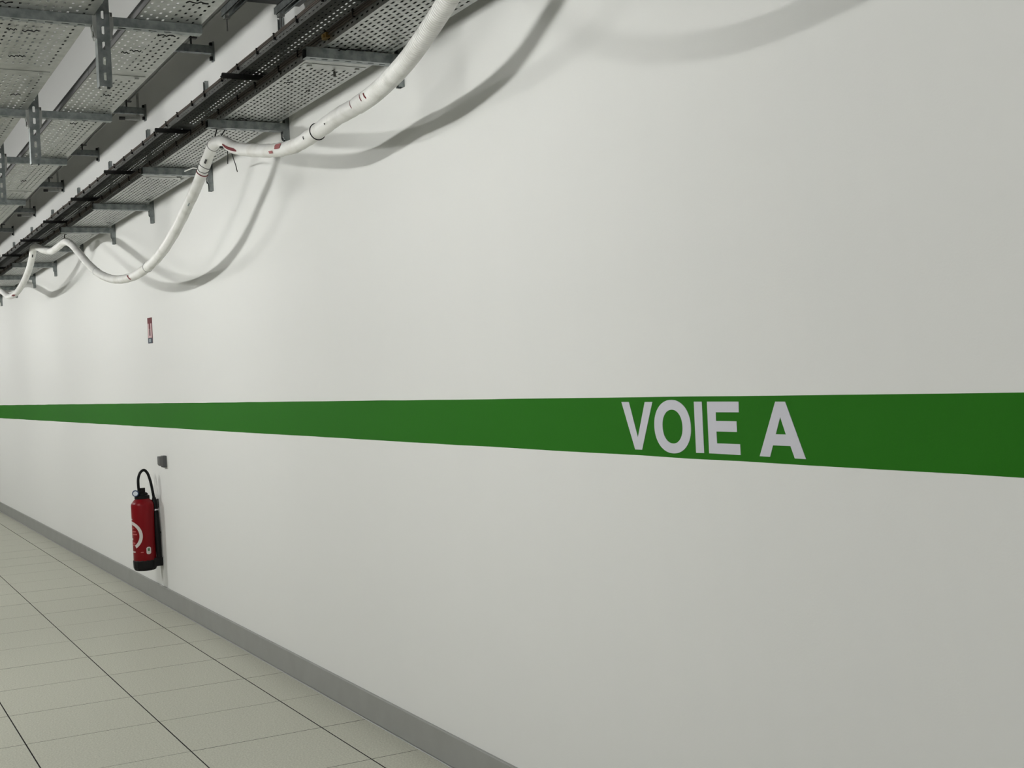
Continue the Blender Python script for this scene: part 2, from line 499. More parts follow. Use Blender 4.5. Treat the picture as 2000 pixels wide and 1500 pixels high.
for y, r, lab in ((-1.028, 0.016, 'wall-side one'), (-1.073, 0.017, 'one nearer its middle')):
    straight_cable('black cable in the narrow hanging tray, the %s' % lab, y, ZC + 0.003 + r, r, 0.7, -22.5, group=gl, wob=0.003)
for y, r, lab in ((-1.375, 0.012, 'along its wall-side edge'), (-1.585, 0.02, 'just left of its bright holes'), (-1.65, 0.022, 'left of its middle'), (-1.715, 0.022, 'near its left flange')):
    straight_cable('black cable in the wide hanging tray, %s' % lab, y, ZC + 0.003 + r, r, 0.7, -22.5, group=gl, wob=0.004)

# earth conductors clipped outside the flanges
def earth_run(label, lines, clips, zc, h, y):
    t = thing('earth_cable', label, 'cable', (0.8, y, zc))
    for (yy, zz, r) in lines:
        pts = [(-i * 0.3, yy - y + random.uniform(-0.001, 0.001), zz - zc + random.uniform(-0.0015, 0.0015)) for i in range(78)]
        obj('conductor', MB().mat('brown').tube(pts, r, 7), t, smooth=True)
    me = MB().mat('black').box(-0.0025, 0.0025, -0.010, 0.003, -h * 0.36, h * 0.36).box(-0.005, 0.005, -0.012, -0.008, h * 0.36 - 0.006, h * 0.36).mesh('cable_clip')
    for x in clips:
        link('cable_clip', me, t, (x - 0.8, 0, random.uniform(-0.004, 0.004)))
    return t
cu = [-0.5 - 0.305 * i + random.uniform(-0.03, 0.03) for i in range(70)]
eU = earth_run('brown earth cable clipped along the rim of the narrow upper tray', [(-0.2515, 3.2010, 0.0045), (-0.2515, 3.2095, 0.0040)], cu, 3.199, 0.042, -0.2485)
cl = [-0.6 - 0.30 * i + random.uniform(-0.04, 0.04) for i in range(72)]
eA = earth_run('brown earth cables clipped along the flange of the lower wall tray', [(-0.3535, 2.9585, 0.0042), (-0.3535, 2.9690, 0.0042), (-0.3530, 2.9775, 0.0035)], cl, 2.966, 0.040, -0.3505)
br = MB().mat('brass').box(-0.022, 0.022, -0.016, 0.002, -0.010, 0.012).box(-0.006, 0.010, -0.024, -0.012, -0.006, 0.006)
obj('brass_clamp', br, eA, (-4.781 - 0.8, 0, -0.012))

# ------------------------------------------------------------------ wall posts with two arms
def arm_mb(y0, y1, z0, z1, w, slots=True):
    """hollow arm along y, open at the room end; slotted underside"""
    mb = MB().mat('strut')
    t = 0.0025
    mb.box(w / 2 - t, w / 2, y0, y1, z0, z1); mb.box(-w / 2, -w / 2 + t, y0, y1, z0, z1)
    mb.box(-w / 2, w / 2, y0, y1, z1 - t, z1)
    L = y1 - y0
    n = max(1, int((L - 0.02) / 0.05))
    mb.perf((0, y0, z0), (0, 1, 0), (1, 0, 0), (0, 0, 1), 0, L,
            [(-w / 4 - 0.003, w / 4 - 0.003, 0, 0.05, 0, 0, 0), (0, 0.006, 0.035, 0.05, n, 0.014, 0.0045), (w / 4 + 0.003, w / 4 - 0.003, 0, 0.05, 0, 0, 0)], t)
    mb.box(-w / 2, w / 2, y1 - 0.003, y1, z0, z1)
    return mb
def post_mb(z0, z1, w, d):
    mb = MB().mat('strut')
    t, lip = 0.003, 0.010
    mb.box(-w / 2, w / 2, -t, 0, z0, z1)
    for s in (-1, 1):
        mb.box(s * w / 2, s * (w / 2 - t), -d, 0, z0, z1)
        mb.box(s * w / 2, s * (w / 2 - lip), -d, -d + t, z0, z1)
    return mb
ord_ = ['first', 'second', 'third', 'fourth', 'fifth', 'sixth', 'seventh', 'eighth', 'ninth', 'tenth']
post_x = [-4.855, -6.31, -7.755, -9.31, -10.66, -12.08, -13.55, -14.975, -16.43, -17.87]
where = ['foot just below the corrugated hose', 'behind the sagging hose', 'behind the tied bend of the hose',
         'just left of the steep hose', 'two along from the steep hose', 'its foot hidden by the hose',
         'foot in the clear below the tray', 'beside the far hose loop', 'tip showing near the left frame edge', 'cut by the left frame edge']
proto = None
for i, x in enumerate(post_x):
    if proto is None:
        t = thing('wall_post', '', 'bracket', (x, 0, 2.79))
        zz = 2.79
        obj('post', post_mb(0, 3.465 - zz, 0.040, 0.023), t)
        a = obj('lower_arm', arm_mb(-0.424, -0.023, 2.881 - zz, 2.9215 - zz, 0.052), t)
        pl = MB().mat('strut').prism([(-0.023, 2.838 - zz), (-0.029, 2.838 - zz), (-0.034, 2.850 - zz), (-0.034, 2.9205 - zz), (-0.023, 2.9205 - zz)], 'x', 0.014, 0.020)
        pl.prism([(-0.023, 2.838 - zz), (-0.029, 2.838 - zz), (-0.034, 2.850 - zz), (-0.034, 2.9205 - zz), (-0.023, 2.9205 - zz)], 'x', -0.020, -0.014)
        obj('arm_head', pl, t)
        up = MB().mat('dark_metal')
        w, z0, z1 = 0.026, 3.139 - zz, 3.1635 - zz
        prof = [(-w / 2, z0), (w / 2, z0), (w / 2, z1 - 0.007), (w / 2 - 0.007, z1), (-w / 2 + 0.007, z1), (-w / 2, z1 - 0.007)]
        up.prism(prof, 'y', -0.333, -0.023)
        obj('upper_arm', up, t)
        cap = MB().mat('black').prism([(px * 0.8, (pz - (z0 + z1) / 2) * 0.8 + (z0 + z1) / 2) for px, pz in prof], 'y', -0.3345, -0.333)
        obj('end_cap', cap, t)
        for zb_ in (2.86, 3.12):
            obj('bolt', MB().mat('bolt').box(-0.009, 0.009, -0.033, -0.021, zb_ - 0.009 - zz, zb_ + 0.009 - zz), t)
        proto = t
    else:
        t = copy_tree(proto)
        t.location = (x, 0, 2.79)
    tag(t, '%s galvanised wall post with two arms, %s' % (ord_[i], where[i]), 'bracket', 'wall posts carrying the pair of trays')

# ------------------------------------------------------------------ ceiling hangers with arms
def hanger_parts(t):
    zb0 = 2.573
    H = CEIL_Z - zb0
    mb = MB().mat('strut')
    n = int((H - 0.06) / 0.05)
    wv = 0.041
    mb.perf((0.0205, 0, 0), (0, 0, 1), (0, 1, 0), (-1, 0, 0), 0, H,
            [(-wv / 4 - 0.0035, wv / 4 - 0.0035, 0, 0.05, 0, 0, 0), (0, 0.007, 0.032, 0.05, n, 0.0135, 0.0055), (wv / 4 + 0.0035, wv / 4 - 0.0035, 0, 0.05, 0, 0, 0)], 0.0025)
    for s in (-1, 1):
        mb.box(0.0205, -0.0205, s * 0.0205, s * 0.018, 0, H)
        mb.box(-0.0205, -0.018, s * 0.0205, s * 0.011, 0, H)
    obj('channel_post', mb, t)
    obj('ceiling_plate', MB().mat('strut').box(-0.06, 0.06, -0.06, 0.06, H - 0.008, H), t)
    for (lvl, sides) in ((2.802, (1, -1)), (3.117, (-1,))):
        for s in sides:
            z1 = lvl - zb0; z0 = z1 - 0.030
            y_in = 0.0335
            y_out = 0.325 if s > 0 else 0.45
            mb = MB().mat('strut')
            w, th = 0.036, 0.0022
            L = y_out - y_in
            mb.box(w / 2 - th, w / 2, s * y_in, s * y_out, z0, z1); mb.box(-w / 2, -w / 2 + th, s * y_in, s * y_out, z0, z1)
            mb.box(-w / 2, w / 2, s * y_in, s * y_out, z1 - th, z1)
            mb.perf((0, s * y_in, z0), (0, s, 0), (1, 0, 0), (0, 0, 1), 0, L,
                    [(-w / 4 - 0.003, w / 4 - 0.003, 0, 0.05, 0, 0, 0), (0, 0.006, 0.03, 0.05, int(L / 0.05) - 1, 0.014, 0.0045), (w / 4 + 0.003, w / 4 - 0.003, 0, 0.05, 0, 0, 0)], th)
            obj('arm', mb, t)
            hd = MB().mat('galv')
            hd.box(-0.018, 0.018, s * 0.0205, s * 0.0240, z0 - 0.045, z1 + 0.014)
            hd.prism([(s * 0.0240, z0 - 0.045), (s * 0.0240, z1), (s * 0.0335, z1), (s * 0.0335, z0 - 0.002), (s * 0.0265, z0 - 0.045)], 'x', 0.015, 0.018)
            hd.prism([(s * 0.0240, z0 - 0.045), (s * 0.0240, z1), (s * 0.0335, z1), (s * 0.0335, z0 - 0.002), (s * 0.0265, z0 - 0.045)], 'x', -0.018, -0.015)
            h = obj('arm_head', hd, t)
            for zz in (z0 - 0.028, z1 + 0.008):
                obj('bolt', MB().mat('bolt').box(-0.008, 0.008, s * 0.0240, s * 0.0320, zz - 0.008, zz + 0.008), h)
hang_x = [-4.265, -5.757, -6.90, -8.39]
hlab = ['nearest slotted steel hanger post, at the top left of the picture', 'second slotted steel hanger post, left of the bright gap in the trays',
        'third slotted steel hanger post, cut by the left frame edge', 'fourth slotted hanger post, only its arm end showing at the left frame edge']
hp0 = None
for i, x in enumerate(hang_x):
    if hp0 is None:
        hp0 = t = thing('hanger_post', '', 'hanger', (x, -1.3285, 2.573))
        hanger_parts(t)
    else:
        t = copy_tree(hp0); t.location = (x, -1.3285, 2.573)
    tag(t, hlab[i], 'hanger', 'slotted hanger posts between the trays')

# ------------------------------------------------------------------ short arms on the wall behind, carrying a dark cable bundle
bx = [-7.59, -9.40, -11.15, -12.90, -14.72, -16.47]
wb = None
for i, x in enumerate(bx):
    if wb is None:
        wb = t = thing('wall_arm_bracket', '', 'bracket', (x, 0, 3.60))
        obj('wall_plate', MB().mat('strut').box(-0.02, 0.02, -0.010, 0, -0.052, 0.066), t)
        obj('arm', arm_mb(-0.30, -0.010, -0.006, 0.040, 0.036), t)
        for z in (-0.034, 0.050):
            obj('bolt', MB().mat('black').box(-0.012, 0.012, -0.024, -0.010, z - 0.011, z + 0.011), t)
        cl_ = MB().mat('dark_metal').tube([(0, -0.135, 0.035), (0, -0.135, 0.095)], 0.006, 8)
        cl_.box(-0.014, 0.014, -0.175, -0.100, 0.078, 0.086)
        obj('clamp_rod', cl_, t)
    else:
        t = copy_tree(wb); t.location = (x, 0, 3.60)
    tag(t, '%s short wall arm behind the narrow hanging tray, counting from the camera' % ord_[i], 'bracket', 'short arms fixed high on the wall')
    if i in (1, 3, 4):
        s_ = MB().mat('galv').box(-0.003, 0.003, -0.064, -0.046, -0.05, 0.16)
        obj('strap', s_, t)
        s_ = MB().mat('dark_metal').tube([(0, -0.19, -0.042), (0, -0.150, -0.040)], 0.013, 8)
        s_.mat('galv').box(-0.012, 0.012, -0.150, -0.050, -0.050, -0.028)
        obj('strap_foot', s_, t)
def bundle(label, y, z, r, x0, x1, mat, name, cat):
    pts = [(-(x0 - x1) * i / 60, random.uniform(-0.004, 0.004), random.uniform(-0.003, 0.003)) for i in range(61)]
    tag(obj(name, MB().mat(mat).tube(pts, r, 12), None, (x0, y, z), True), label, cat)
bundle('dark cable bundle clamped above the short wall arms', -0.160, 3.712, 0.024, -1.2, -22.5, 'cable', 'cable_bundle', 'cable')
bundle('thin grey cable running beside the dark bundle near the wall', -0.108, 3.700, 0.007, -1.2, -22.5, 'galv', 'thin_cable', 'cable')
bundle('thick dark pipe resting on the far short wall arms', -0.240, 3.690, 0.045, -9.55, -22.5, 'dark_metal', 'pipe', 'pipe')

# ------------------------------------------------------------------ tray crossing overhead at the top of the picture
ct = thing('crossing_tray', 'dark flat tray crossing overhead at the top edge, on two struts', 'cable tray', (-5.7, -0.25, 3.44))
obj('tray_bottom', MB().mat('dark_metal').box(-0.30, 0.34, -0.21, 0.23, 0.0, 0.003).box(-0.30, -0.297, -0.21, 0.23, 0, 0.06).box(0.337, 0.34, -0.21, 0.23, 0, 0.06), ct)
for yy, xa in ((-0.349, -6.15), (-0.112, -6.03)):
    s = MB().mat('strut')
    w = 0.040
    x0_, x1_ = xa + 5.7, 0.6
    yc = yy + 0.25
    s.box(x0_, x1_, yc - w / 2, yc - w / 2 + 0.0025, -0.042, -0.001); s.box(x0_, x1_, yc + w / 2 - 0.0025, yc + w / 2, -0.042, -0.001)
    s.box(x0_, x1_, yc - w / 2, yc + w / 2, -0.0035, -0.001)
    s.box(x0_, x1_, yc - w / 2, yc - w / 2 + 0.010, -0.042, -0.0395); s.box(x0_, x1_, yc + w / 2 - 0.010, yc + w / 2, -0.042, -0.0395)
    st = obj('strut', s, ct)
    nb = MB().mat('galv').box(x0_ + 0.005, x0_ + 0.035, yc - 0.014, yc + 0.014, -0.055, -0.042).mat('dark_metal').tube([(x0_ + 0.02, yc, -0.055), (x0_ + 0.02, yc, -0.115)], 0.0035, 6)
    obj('threaded_rod', nb, st)
cp = MB().mat('strut').tube([(-0.61, 0.232, 0.03), (-0.61, 0.232, 0.16)], 0.012, 10)
cp.box(-0.640, -0.575, 0.215, 0.250, 0.052, 0.085)
obj('post_clamp', cp, ct)

# ------------------------------------------------------------------ white hose looped along the lower tray
HOSE = [(-0.60, -0.45, 2.84), (-1.0, -0.48, 2.66), (-1.4, -0.50, 2.53), (-1.8, -0.50, 2.475), (-2.17, -0.50, 2.470), (-2.48, -0.50, 2.518), (-2.66, -0.49, 2.565),
        (-2.86, -0.47, 2.64), (-3.05, -0.43, 2.74), (-3.22, -0.39, 2.83), (-3.40, -0.37, 2.865), (-3.53, -0.375, 2.83),
        (-3.649, -0.38, 2.771), (-3.905, -0.4, 2.657), (-4.178, -0.4, 2.608), (-4.374, -0.4, 2.595), (-4.585, -0.4, 2.594), (-4.814, -0.4, 2.58), (-5.062, -0.4, 2.572), (-5.356, -0.39, 2.603), (-5.675, -0.38, 2.658), (-6.055, -0.36, 2.738), (-6.316, -0.345, 2.817), (-6.491, -0.34, 2.836), (-6.61, -0.345, 2.782), (-6.723, -0.36, 2.692), (-6.915, -0.37, 2.596), (-7.2, -0.39, 2.463), (-7.544, -0.4, 2.369), (-8.099, -0.4, 2.315), (-8.711, -0.4, 2.334), (-9.239, -0.395, 2.409), (-9.768, -0.38, 2.533), (-10.263, -0.36, 2.673), (-10.688, -0.34, 2.788), (-11.097, -0.325, 2.859), (-11.429, -0.33, 2.849), (-11.60, -0.36, 2.833), (-11.66, -0.41, 2.85), (-11.71, -0.45, 2.880), (-11.812, -0.465, 2.886), (-11.958, -0.46, 2.829), (-12.246, -0.45, 2.743), (-12.817, -0.43, 2.662), (-13.447, -0.41, 2.619), (-14.059, -0.4, 2.63), (-14.644, -0.39, 2.724), (-15.333, -0.37, 2.830), (-16.011, -0.35, 2.875)]
def catmull(P, sub=24):
    P = [Vector(p) for p in P]
    out = []
    for i in range(len(P) - 1):
        p0, p1, p2, p3 = P[max(i - 1, 0)], P[i], P[i + 1], P[min(i + 2, len(P) - 1)]
        d = [max((b_ - a_).length, 1e-6) ** 0.5 for a_, b_ in ((p0, p1), (p1, p2), (p2, p3))]
        t0, t1 = 0.0, d[0]; t2 = t1 + d[1]; t3 = t2 + d[2]
        for k in range(sub):
            t = t1 + (t2 - t1) * k / sub
            A1 = p0 if i == 0 else p0 * ((t1 - t) / (t1 - t0)) + p1 * ((t - t0) / (t1 - t0))
            if i == 0: A1 = p1
            A2 = p1 * ((t2 - t) / (t2 - t1)) + p2 * ((t - t1) / (t2 - t1))
            A3 = p2 * ((t3 - t) / (t3 - t2)) + p3 * ((t - t2) / (t3 - t2)) if i < len(P) - 2 else p2
            B1 = A1 * ((t2 - t) / (t2 - t0)) + A2 * ((t - t0) / (t2 - t0))
            B2 = A2 * ((t3 - t) / (t3 - t1)) + A3 * ((t - t1) / (t3 - t1))
            out.append(B1 * ((t2 - t) / (t2 - t1)) + B2 * ((t - t1) / (t2 - t1)))
    out.append(P[-1])
    return out
dense = catmull(HOSE)
cum = [0.0]
for i in range(1, len(dense)):
    cum.append(cum[-1] + (dense[i] - dense[i - 1]).length)
LEN = cum[-1]
import bisect
def at(s):
    s = min(max(s, 0.0), LEN - 1e-6)
    i = min(max(bisect.bisect_right(cum, s) - 1, 0), len(dense) - 2)
    f = (s - cum[i]) / max(cum[i + 1] - cum[i], 1e-9)
    return dense[i].lerp(dense[i + 1], f)
def nearest(p):
    p = Vector(p)
    i = min(range(len(dense)), key=lambda k: (dense[k] - p).length_squared)
    return cum[i]
def frame(s):
    T = (at(s + 0.01) - at(s - 0.01)).normalized()
    N = Vector((0, 0, 1)) - T * T.z
    N = N.normalized() if N.length > 0.05 else Vector((0, -1, 0))
    return T, N, T.cross(N)
hose = thing('hose', 'white flexible hose looping along the lower wall tray, patched with tape', 'hose', tuple(at(nearest((-6.49, -0.34, 2.836)))))
HB = hose.location.copy()
def sweep(name, s0, s1, step, rf, seg, mat, smooth=True):
    n = max(2, int((s1 - s0) / step))
    pts = [tuple(at(s0 + (s1 - s0) * i / n) - HB) for i in range(n + 1)]
    rad = [rf(s0 + (s1 - s0) * i / n) for i in range(n + 1)]
    return obj(name, MB().mat(mat).tube(pts, rad, seg), hose, smooth=smooth)
sC = nearest((-4.36, -0.4, 2.597)); sR1 = nearest((-4.813, -0.4, 2.582)); sP = nearest((-6.512, -0.34, 2.836)); sR2 = nearest((-7.841, -0.4, 2.335))
sQ = nearest((-11.05, -0.325, 2.853)); sF = nearest((-11.65, -0.40, 2.845)); sG = nearest((-11.95, -0.46, 2.83))
def corr(s):
    k = 1.0 if s < sC - 0.40 else max(0.3, (sC + 0.1 - s) / 0.5)
    return 0.0335 - 0.0034 * k * (1.0 - math.sqrt(abs(math.cos(PI * s / 0.0088))))
sweep('corrugated_hose', 0.0, sC + 0.02, 0.0011, corr, 22, 'hose', True)
wob = lambda s: 0.0006 * math.sin(s * 31) + 0.0005 * math.sin(s * 67 + 1)
sweep('sleeve', sC, sR1, 0.02, lambda s: 0.0318 + wob(s), 24, 'hose')
sweep('sleeve', sR1 - 0.004, sP + 0.006, 0.02, lambda s: 0.0300 + 1.5 * wob(s), 24, 'tape')
sweep('sleeve', sP, sR2, 0.02, lambda s: 0.0292 + wob(s), 24, 'hose')
sweep('sleeve', sR2 - 0.004, sQ, 0.02, lambda s: 0.0278 + wob(s), 24, 'tape')
sweep('frayed_wrap', sQ - 0.01, sF, 0.010, lambda s: 0.029 + 0.0028 * math.sin(s * 90) * math.sin(s * 37), 20, 'tape')
sweep('sleeve', sF - 0.01, sG, 0.012, lambda s: 0.0295, 20, 'hose')
sweep('sleeve', sG - 0.01, LEN, 0.03, lambda s: 0.0290 + wob(s), 20, 'hose')

def ring(name, s, r, hw, mat, tilt=0.0, thick=0.0022):
    T, N, B = frame(s)
    c = at(s) - HB
    pts = []
    for k in range(33):
        a = 2 * PI * k / 32
        pts.append(tuple(c + N * (r * math.cos(a)) + B * (r * math.sin(a)) + T * (tilt * math.sin(a + 0.6))))
    return obj(name, MB().mat(mat).tube(pts, thick, 6, False), hose, smooth=True)
ring('ring_clamp', sR1, 0.0335, 0.002, 'black', 0.004, 0.0022)
ring('seam_ring', sP, 0.0312, 0.002, 'dark_metal', 0.006, 0.0014)
ring('seam_ring', sR2, 0.0298, 0.002, 'dark_metal', 0.003, 0.0016)
sW = nearest((-6.662, -0.35, 2.76)); sBd = nearest((-6.69, -0.352, 2.735))
ring('wire_wrap', sW, 0.0305, 0.002, 'dark_metal', 0.010, 0.0018)
ring('wire_wrap', sW + 0.02, 0.0305, 0.002, 'dark_metal', -0.006, 0.0018)
ring('red_band', sBd + 0.01, 0.0300, 0.002, 'redmark', 0.003, 0.0030)
ring('tape_edge', nearest((-9.45, -0.39, 2.455)), 0.0285, 0.002, 'sign_grey', 0.002, 0.0009)

def patch(name, p, length, width, mat, along=0.0, off=0.0012, side=0.0, r=0.0312):
    """thin curved paint mark on the hose: centred where world point p meets it, on the camera side"""
    s = nearest(p)
    T, N, B = frame(s)
    c = at(s)
    v = (CAM - c); v = (v - T * v.dot(T)).normalized()
    e = Vector(p) - c; e = e - T * e.dot(T); e = e - v * e.dot(v)
    if e.length > 0.022: e = e.normalized() * 0.022
    w = T.cross(v)
    th0 = math.asin(max(-0.9, min(0.9, e.dot(w) / r)))
    nu, nv = 6, 8
    mb = MB().mat(mat)
    for iu in range(nu + 1):
        for iv in range(nv + 1):
            fu, fv = iu / nu - 0.5, iv / nv - 0.5
            edge = 1 - 0.08 * math.sin(7 * fv + 40 * length)
            ds = length * fu * edge + along * fv
            th = th0 + (width / r) * fv * (1 - 0.12 * abs(2 * fu) ** 4)
            ss = s + ds
            cc = at(ss); T2, _, _ = frame(ss)
            v2 = (v - T2 * v.dot(T2)).normalized(); w2 = T2.cross(v2)
            mb.v.append(tuple(cc + (v2 * math.cos(th) + w2 * math.sin(th)) * (r + off) - HB))
    for iu in range(nu):
        for iv in range(nv):
            a = iu * (nv + 1) + iv
            mb.face((a, a + 1, a + nv + 2, a + nv + 1))
    return obj(name, mb, hose, smooth=True)
RC = 0.0330
patch('red_mark', (-4.372, -0.4, 2.615), 0.005, 0.030, 'redmark', 0.012, r=RC)
patch('red_mark', (-4.282, -0.4, 2.622), 0.006, 0.030, 'redmark', 0.014, r=RC)
patch('red_mark', (-4.239, -0.4, 2.622), 0.009, 0.024, 'redmark', 0.014, r=RC)
patch('red_mark', (-6.06, -0.365, 2.728), 0.27, 0.015, 'redmark', 0.05, r=0.0308)
patch('red_mark', (-5.245, -0.39, 2.606), 0.085, 0.024, 'pinkmark', 0.0, r=0.0308)
patch('red_mark', (-5.345, -0.39, 2.596), 0.060, 0.012, 'pinkmark', 0.0, r=0.0308)
patch('red_mark', (-8.26, -0.4, 2.317), 0.030, 0.034, 'redmark', 0.05, r=0.0290)
patch('red_mark', (-13.486, -0.41, 2.618), 0.16, 0.020, 'redmark', 0.10, r=0.0298)
patch('dark_spot', (-4.651, -0.4, 2.600), 0.010, 0.006, 'black', r=RC)
patch('dark_spot', (-4.896, -0.4, 2.590), 0.012, 0.012, 'black', r=0.0312)
patch('dark_spot', (-6.61, -0.345, 2.79), 0.035, 0.010, 'dark_metal', r=0.0302)
patch('dark_spot', (-6.892, -0.37, 2.601), 0.030, 0.006, 'sign_grey', r=0.0302)
patch('dark_spot', (-11.9, -0.462, 2.845), 0.05, 0.010, 'black', r=0.0305)
# ties that hold it up, with loose ends
def wire(name, pts, r, mat):
    obj(name, MB().mat(mat).tube([tuple(Vector(p) - HB) for p in pts], r, 6), hose, smooth=True)
wire('cable_tie', [(-6.46, -0.345, 2.86), (-6.455, -0.338, 2.885), (-6.462, -0.325, 2.93)], 0.0032, 'black')
wire('cable_tie', [(-6.40, -0.335, 2.85), (-6.38, -0.315, 2.885), (-6.365, -0.30, 2.925)], 0.0032, 'black')
wire('cable_tie', [(-6.23, -0.385, 2.772), (-6.19, -0.36, 2.766), (-6.16, -0.35, 2.756)], 0.006, 'black')
wire('tie_tail', [(-6.19, -0.36, 2.766), (-6.190, -0.36, 2.720), (-6.197, -0.36, 2.685)], 0.0022, 'black')
wire('tie_tail', [(-6.17, -0.355, 2.762), (-6.12, -0.355, 2.705), (-6.07, -0.358, 2.655), (-6.045, -0.36, 2.622)], 0.0022, 'black')
wire('tie_tail', [(-6.75, -0.352, 2.752), (-6.88, -0.350, 2.778), (-7.055, -0.35, 2.788)], 0.003, 'hose')
wire('cable_tie', [(-11.10, -0.325, 2.885), (-11.10, -0.322, 2.91), (-11.10, -0.315, 2.93)], 0.004, 'black')
wire('cable_tie', [(-3.40, -0.37, 2.89), (-3.40, -0.345, 2.92), (-3.40, -0.32, 2.93)], 0.004, 'black')
wire('cable_tie', [(-15.95, -0.352, 2.90), (-15.95, -0.34, 2.93)], 0.004, 'black')

# ------------------------------------------------------------------ fire extinguisher
EX, EY, EZ = -9.60, -0.120, 0.262
ex = thing('fire_extinguisher', 'red fire extinguisher with black base hung on the white wall', 'fire extinguisher', (EX, EY, EZ))
R_ = 0.0825
obj('cylinder', MB().mat('red').lathe([(R_ - 0.004, 0.05), (R_, 0.056), (R_, 0.478), (R_ - 0.002, 0.490), (R_ - 0.009, 0.503), (R_ - 0.022, 0.517), (0.050, 0.527), (0.046, 0.533)], 48), ex, smooth=True)
bs = MB().mat('black').lathe([(R_ - 0.016, 0.0), (R_ - 0.006, 0.004), (R_ + 0.002, 0.022), (R_ + 0.004, 0.070), (R_ + 0.001, 0.078)], 14)
bs.prism([(-0.060, 0.0), (0.066, 0.0), (0.066, 0.108), (0.056, 0.117), (-0.045, 0.117), (-0.060, 0.10)], 'z', 0.026, 0.086)
obj('base_shoe', bs, ex)
hd = MB().mat('black').lathe([(0.046, 0.524), (0.054, 0.528), (0.054, 0.550), (0.042, 0.554), (0.042, 0.566), (0.030, 0.574)], 20)
hd.box(-0.022, 0.022, -0.028, 0.020, 0.566, 0.588)
hd.tube([(0.0, 0.006, 0.586), (0.0, 0.006, 0.606)], 0.019, 14)
head = obj('valve_head', hd, ex, smooth=False)
gp = Vector((0.034, -0.052, 0.572))
ga = MB().mat('blue_dark').tube([tuple(gp - Vector((0.012, 0, 0))), tuple(gp + Vector((0.010, -0.004, 0)))], 0.0235, 20)
ga.mat('black').box(-0.01, 0.03, -0.045, -0.02, 0.562, 0.582)
g = obj('pressure_gauge', ga, ex)
obj('gauge_face', MB().mat('gauge').tube([tuple(gp + Vector((0.010, -0.004, 0))), tuple(gp + Vector((0.0125, -0.0045, 0)))], 0.0165, 20), g)
hpts = [tuple(p) for p in catmull([(0.0, -0.020, 0.575), (0.0, -0.023, 0.63), (0.0, -0.020, 0.68), (0.002, -0.003, 0.722), (0.003, 0.022, 0.737), (0.002, 0.044, 0.718), (0.0, 0.062, 0.670), (0.0, 0.073, 0.615), (0.002, 0.082, 0.55), (0.004, 0.087, 0.50)], 10)]
obj('discharge_hose', MB().mat('black').tube(hpts, 0.0102, 12), ex, smooth=True)
obj('nozzle', MB().mat('black').tube([(0.003, 0.085, 0.530), (0.008, 0.0875, 0.495), (0.022, 0.0885, 0.43), (0.038, 0.091, 0.30), (0.044, 0.094, 0.13), (0.046, 0.096, 0.07)], [0.013, 0.0185, 0.0215, 0.0225, 0.0205, 0.018], 14), ex, smooth=True)
obj('hose_ring', MB().mat('chrome').tube([(0.0195, 0.0884, 0.441), (0.0215, 0.0886, 0.431)], 0.0225, 14), ex)
obj('hose_clip', MB().mat('black').box(0.005, 0.035, 0.080, 0.119, 0.262, 0.274), ex)
obj('wall_hook', MB().mat('dark_metal').box(-0.03, 0.0, 0.112, 0.120, 0.45, 0.515).box(-0.02, -0.005, 0.045, 0.115, 0.505, 0.513), ex)
def cyl_pt(th, z, r):
    # th = 0 faces the room (-y), positive turns towards the camera (+x)
    return (r * math.sin(th), -r * math.cos(th), z)
def cyl_patch(name, mat, grid, r=R_ + 0.0006):
    mb = MB().mat(mat)
    nu, nv = len(grid), len(grid[0])
    for row in grid:
        for th, z in row:
            mb.v.append(cyl_pt(th, z, r))
    for i in range(nu - 1):
        for j in range(nv - 1):
            a = i * nv + j
            mb.face((a, a + 1, a + nv + 1, a + nv))
    return obj(name, mb, ex, smooth=True)
cz0 = 0.262
ring_g = []
for i in range(49):
    a = math.radians(-62 + 304 * i / 48)          # open at the bottom
    ring_g.append([(rr * math.cos(a) / R_, cz0 + rr * math.sin(a)) for rr in (0.080, 0.088, 0.096, 0.104)])
cyl_patch('label_ring', 'white_print', ring_g)
def bar(t0, t1, z0, z1, mat, name='label_line'):
    cyl_patch(name, mat, [[(t0 + (t1 - t0) * i / 8, z) for z in (z0, z1)] for i in range(9)])
for (t0, t1, zc, hh, mat) in ((-0.5, 0.20, 0.382, 0.007, 'white_print'), (-0.5, 0.42, 0.318, 0.006, 'pink_print'), (-0.6, 0.62, 0.292, 0.009, 'pink_print'), (-0.6, 0.74, 0.272, 0.009, 'pink_print'),
                              (-0.5, 0.18, 0.236, 0.013, 'white_print'), (-0.6, 0.50, 0.208, 0.010, 'pink_print'), (-0.6, 0.42, 0.192, 0.010, 'pink_print'), (-0.5, 0.46, 0.142, 0.009, 'white_print'), (1.02, 1.26, 0.140, 0.007, 'pink_print')):
    bar(t0, t1, zc - hh / 2, zc + hh / 2, mat)
st = []
tc_, zc_ = 1.72, 0.150
for i in range(9):
    f = i / 8 * 2 - 1
    hgt = 0.027 * (1 - abs(f) ** 3 * 0.35)
    st.append([(tc_ + 0.21 * f, zc_ - hgt), (tc_ + 0.21 * f, zc_), (tc_ + 0.21 * f, zc_ + hgt)])
cyl_patch('inspection_sticker', 'white_print', st, R_ + 0.0008)
cyl_patch('sticker_stamp', 'green_print', [[(tc_ + 0.10 * (i / 4 * 2 - 1), zc_ - 0.004), (tc_ + 0.10 * (i / 4 * 2 - 1), zc_ + 0.017)] for i in range(5)], R_ + 0.0012)

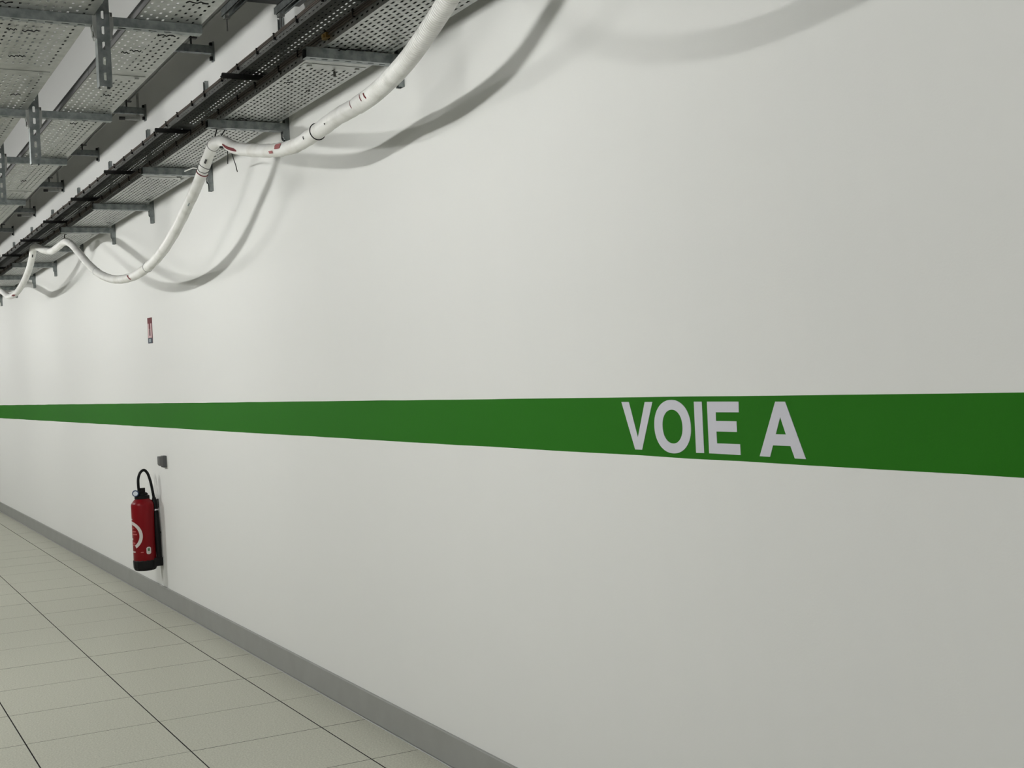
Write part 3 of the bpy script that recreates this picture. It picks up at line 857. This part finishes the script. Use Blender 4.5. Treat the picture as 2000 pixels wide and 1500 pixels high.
# ------------------------------------------------------------------ small sign above it
sg = thing('safety_sign', 'small upright red and white sign high on the wall above the extinguisher', 'sign', (-9.598, 0, 2.03))
W2, H2 = 0.068, 0.095
def srect(x0, x1, z0, z1, y):
    return MB().box(x0, x1, -y - 0.0006, -y + 0.0004, z0, z1)
def sgp(name, mat, x0, x1, z0, z1, y):
    mb = MB().mat(mat).box(x0, x1, -y, -y + 0.001, z0, z1)
    o = obj(name, mb, sg); o.rotation_euler = (0, 0.02, 0); return o
o = obj('panel', MB().mat('sign_red').box(-W2, W2, -0.003, 0.0, -H2, H2), sg); o.rotation_euler = (0, 0.02, 0)
sgp('white_field', 'sign_white', -W2 + 0.010, W2 - 0.010, -0.054, 0.052, 0.0036)
sgp('red_column', 'sign_red', -0.024, 0.020, 0.012, 0.056, 0.0042)
px = MB().mat('sign_dark').prism([(-0.012, -0.040), (0.012, -0.040), (0.016, -0.030), (0.016, 0.006), (0.006, 0.016), (-0.006, 0.016), (-0.016, 0.006), (-0.016, -0.030)], 'y', -0.0042, -0.0036)
o = obj('pictogram', px, sg); o.rotation_euler = (0, 0.02, 0)
sgp('blue_field', 'sign_blue', -W2, W2, -H2, -0.056, 0.0036)
sgp('grey_square', 'sign_grey', -0.034, 0.026, -0.086, -0.062, 0.0042)

# ------------------------------------------------------------------ grey box on the wall
bx_ = thing('switch_box', 'small dark grey surface box on the wall, above right of the extinguisher', 'switch box', (-9.318, 0, 1.067))
obj('housing', MB().mat('box').prism([(-0.034, -0.042), (0.034, -0.042), (0.036, -0.038), (0.036, 0.038), (0.032, 0.042), (-0.034, 0.042)], 'y', -0.026, 0), bx_)
obj('lid', MB().mat('box_lid').prism([(-0.026, -0.036), (-0.044, -0.030), (-0.052, -0.018), (-0.052, 0.036), (-0.048, 0.039), (-0.026, 0.039)], 'x', -0.033, 0.033), bx_)

# ------------------------------------------------------------------ suspended strip lights (outside the picture, they light the wall)
lamp = None
ll = ['nearest', 'second', 'third', 'fourth', 'fifth', 'sixth', 'farthest']
for i, x in enumerate(LAMP_X):
    if lamp is None:
        lamp = t = thing('strip_light', '', 'lamp', (x, LAMP_Y, LAMP_Z))
        obj('tube', MB().mat('lamp').tube([(-0.25, 0, 0), (0.25, 0, 0)], 0.03, 12), t)
        hb = MB().mat('lamp_body').box(-0.30, 0.30, -0.035, 0.035, 0.045, 0.085).box(-0.30, -0.26, -0.025, 0.025, -0.025, 0.05).box(0.26, 0.30, -0.025, 0.025, -0.025, 0.05)
        obj('housing', hb, t)
        for dx in (-0.2, 0.2):
            obj('suspension_rod', MB().mat('bolt').tube([(dx, 0, 0.085), (dx, 0, CEIL_Z - LAMP_Z)], 0.006, 8), t)
    else:
        t = copy_tree(lamp); t.location = (x, LAMP_Y, LAMP_Z)
    tag(t, '%s white strip light hung over the corridor, counting from the camera' % ll[i], 'lamp', 'strip lights over the corridor')
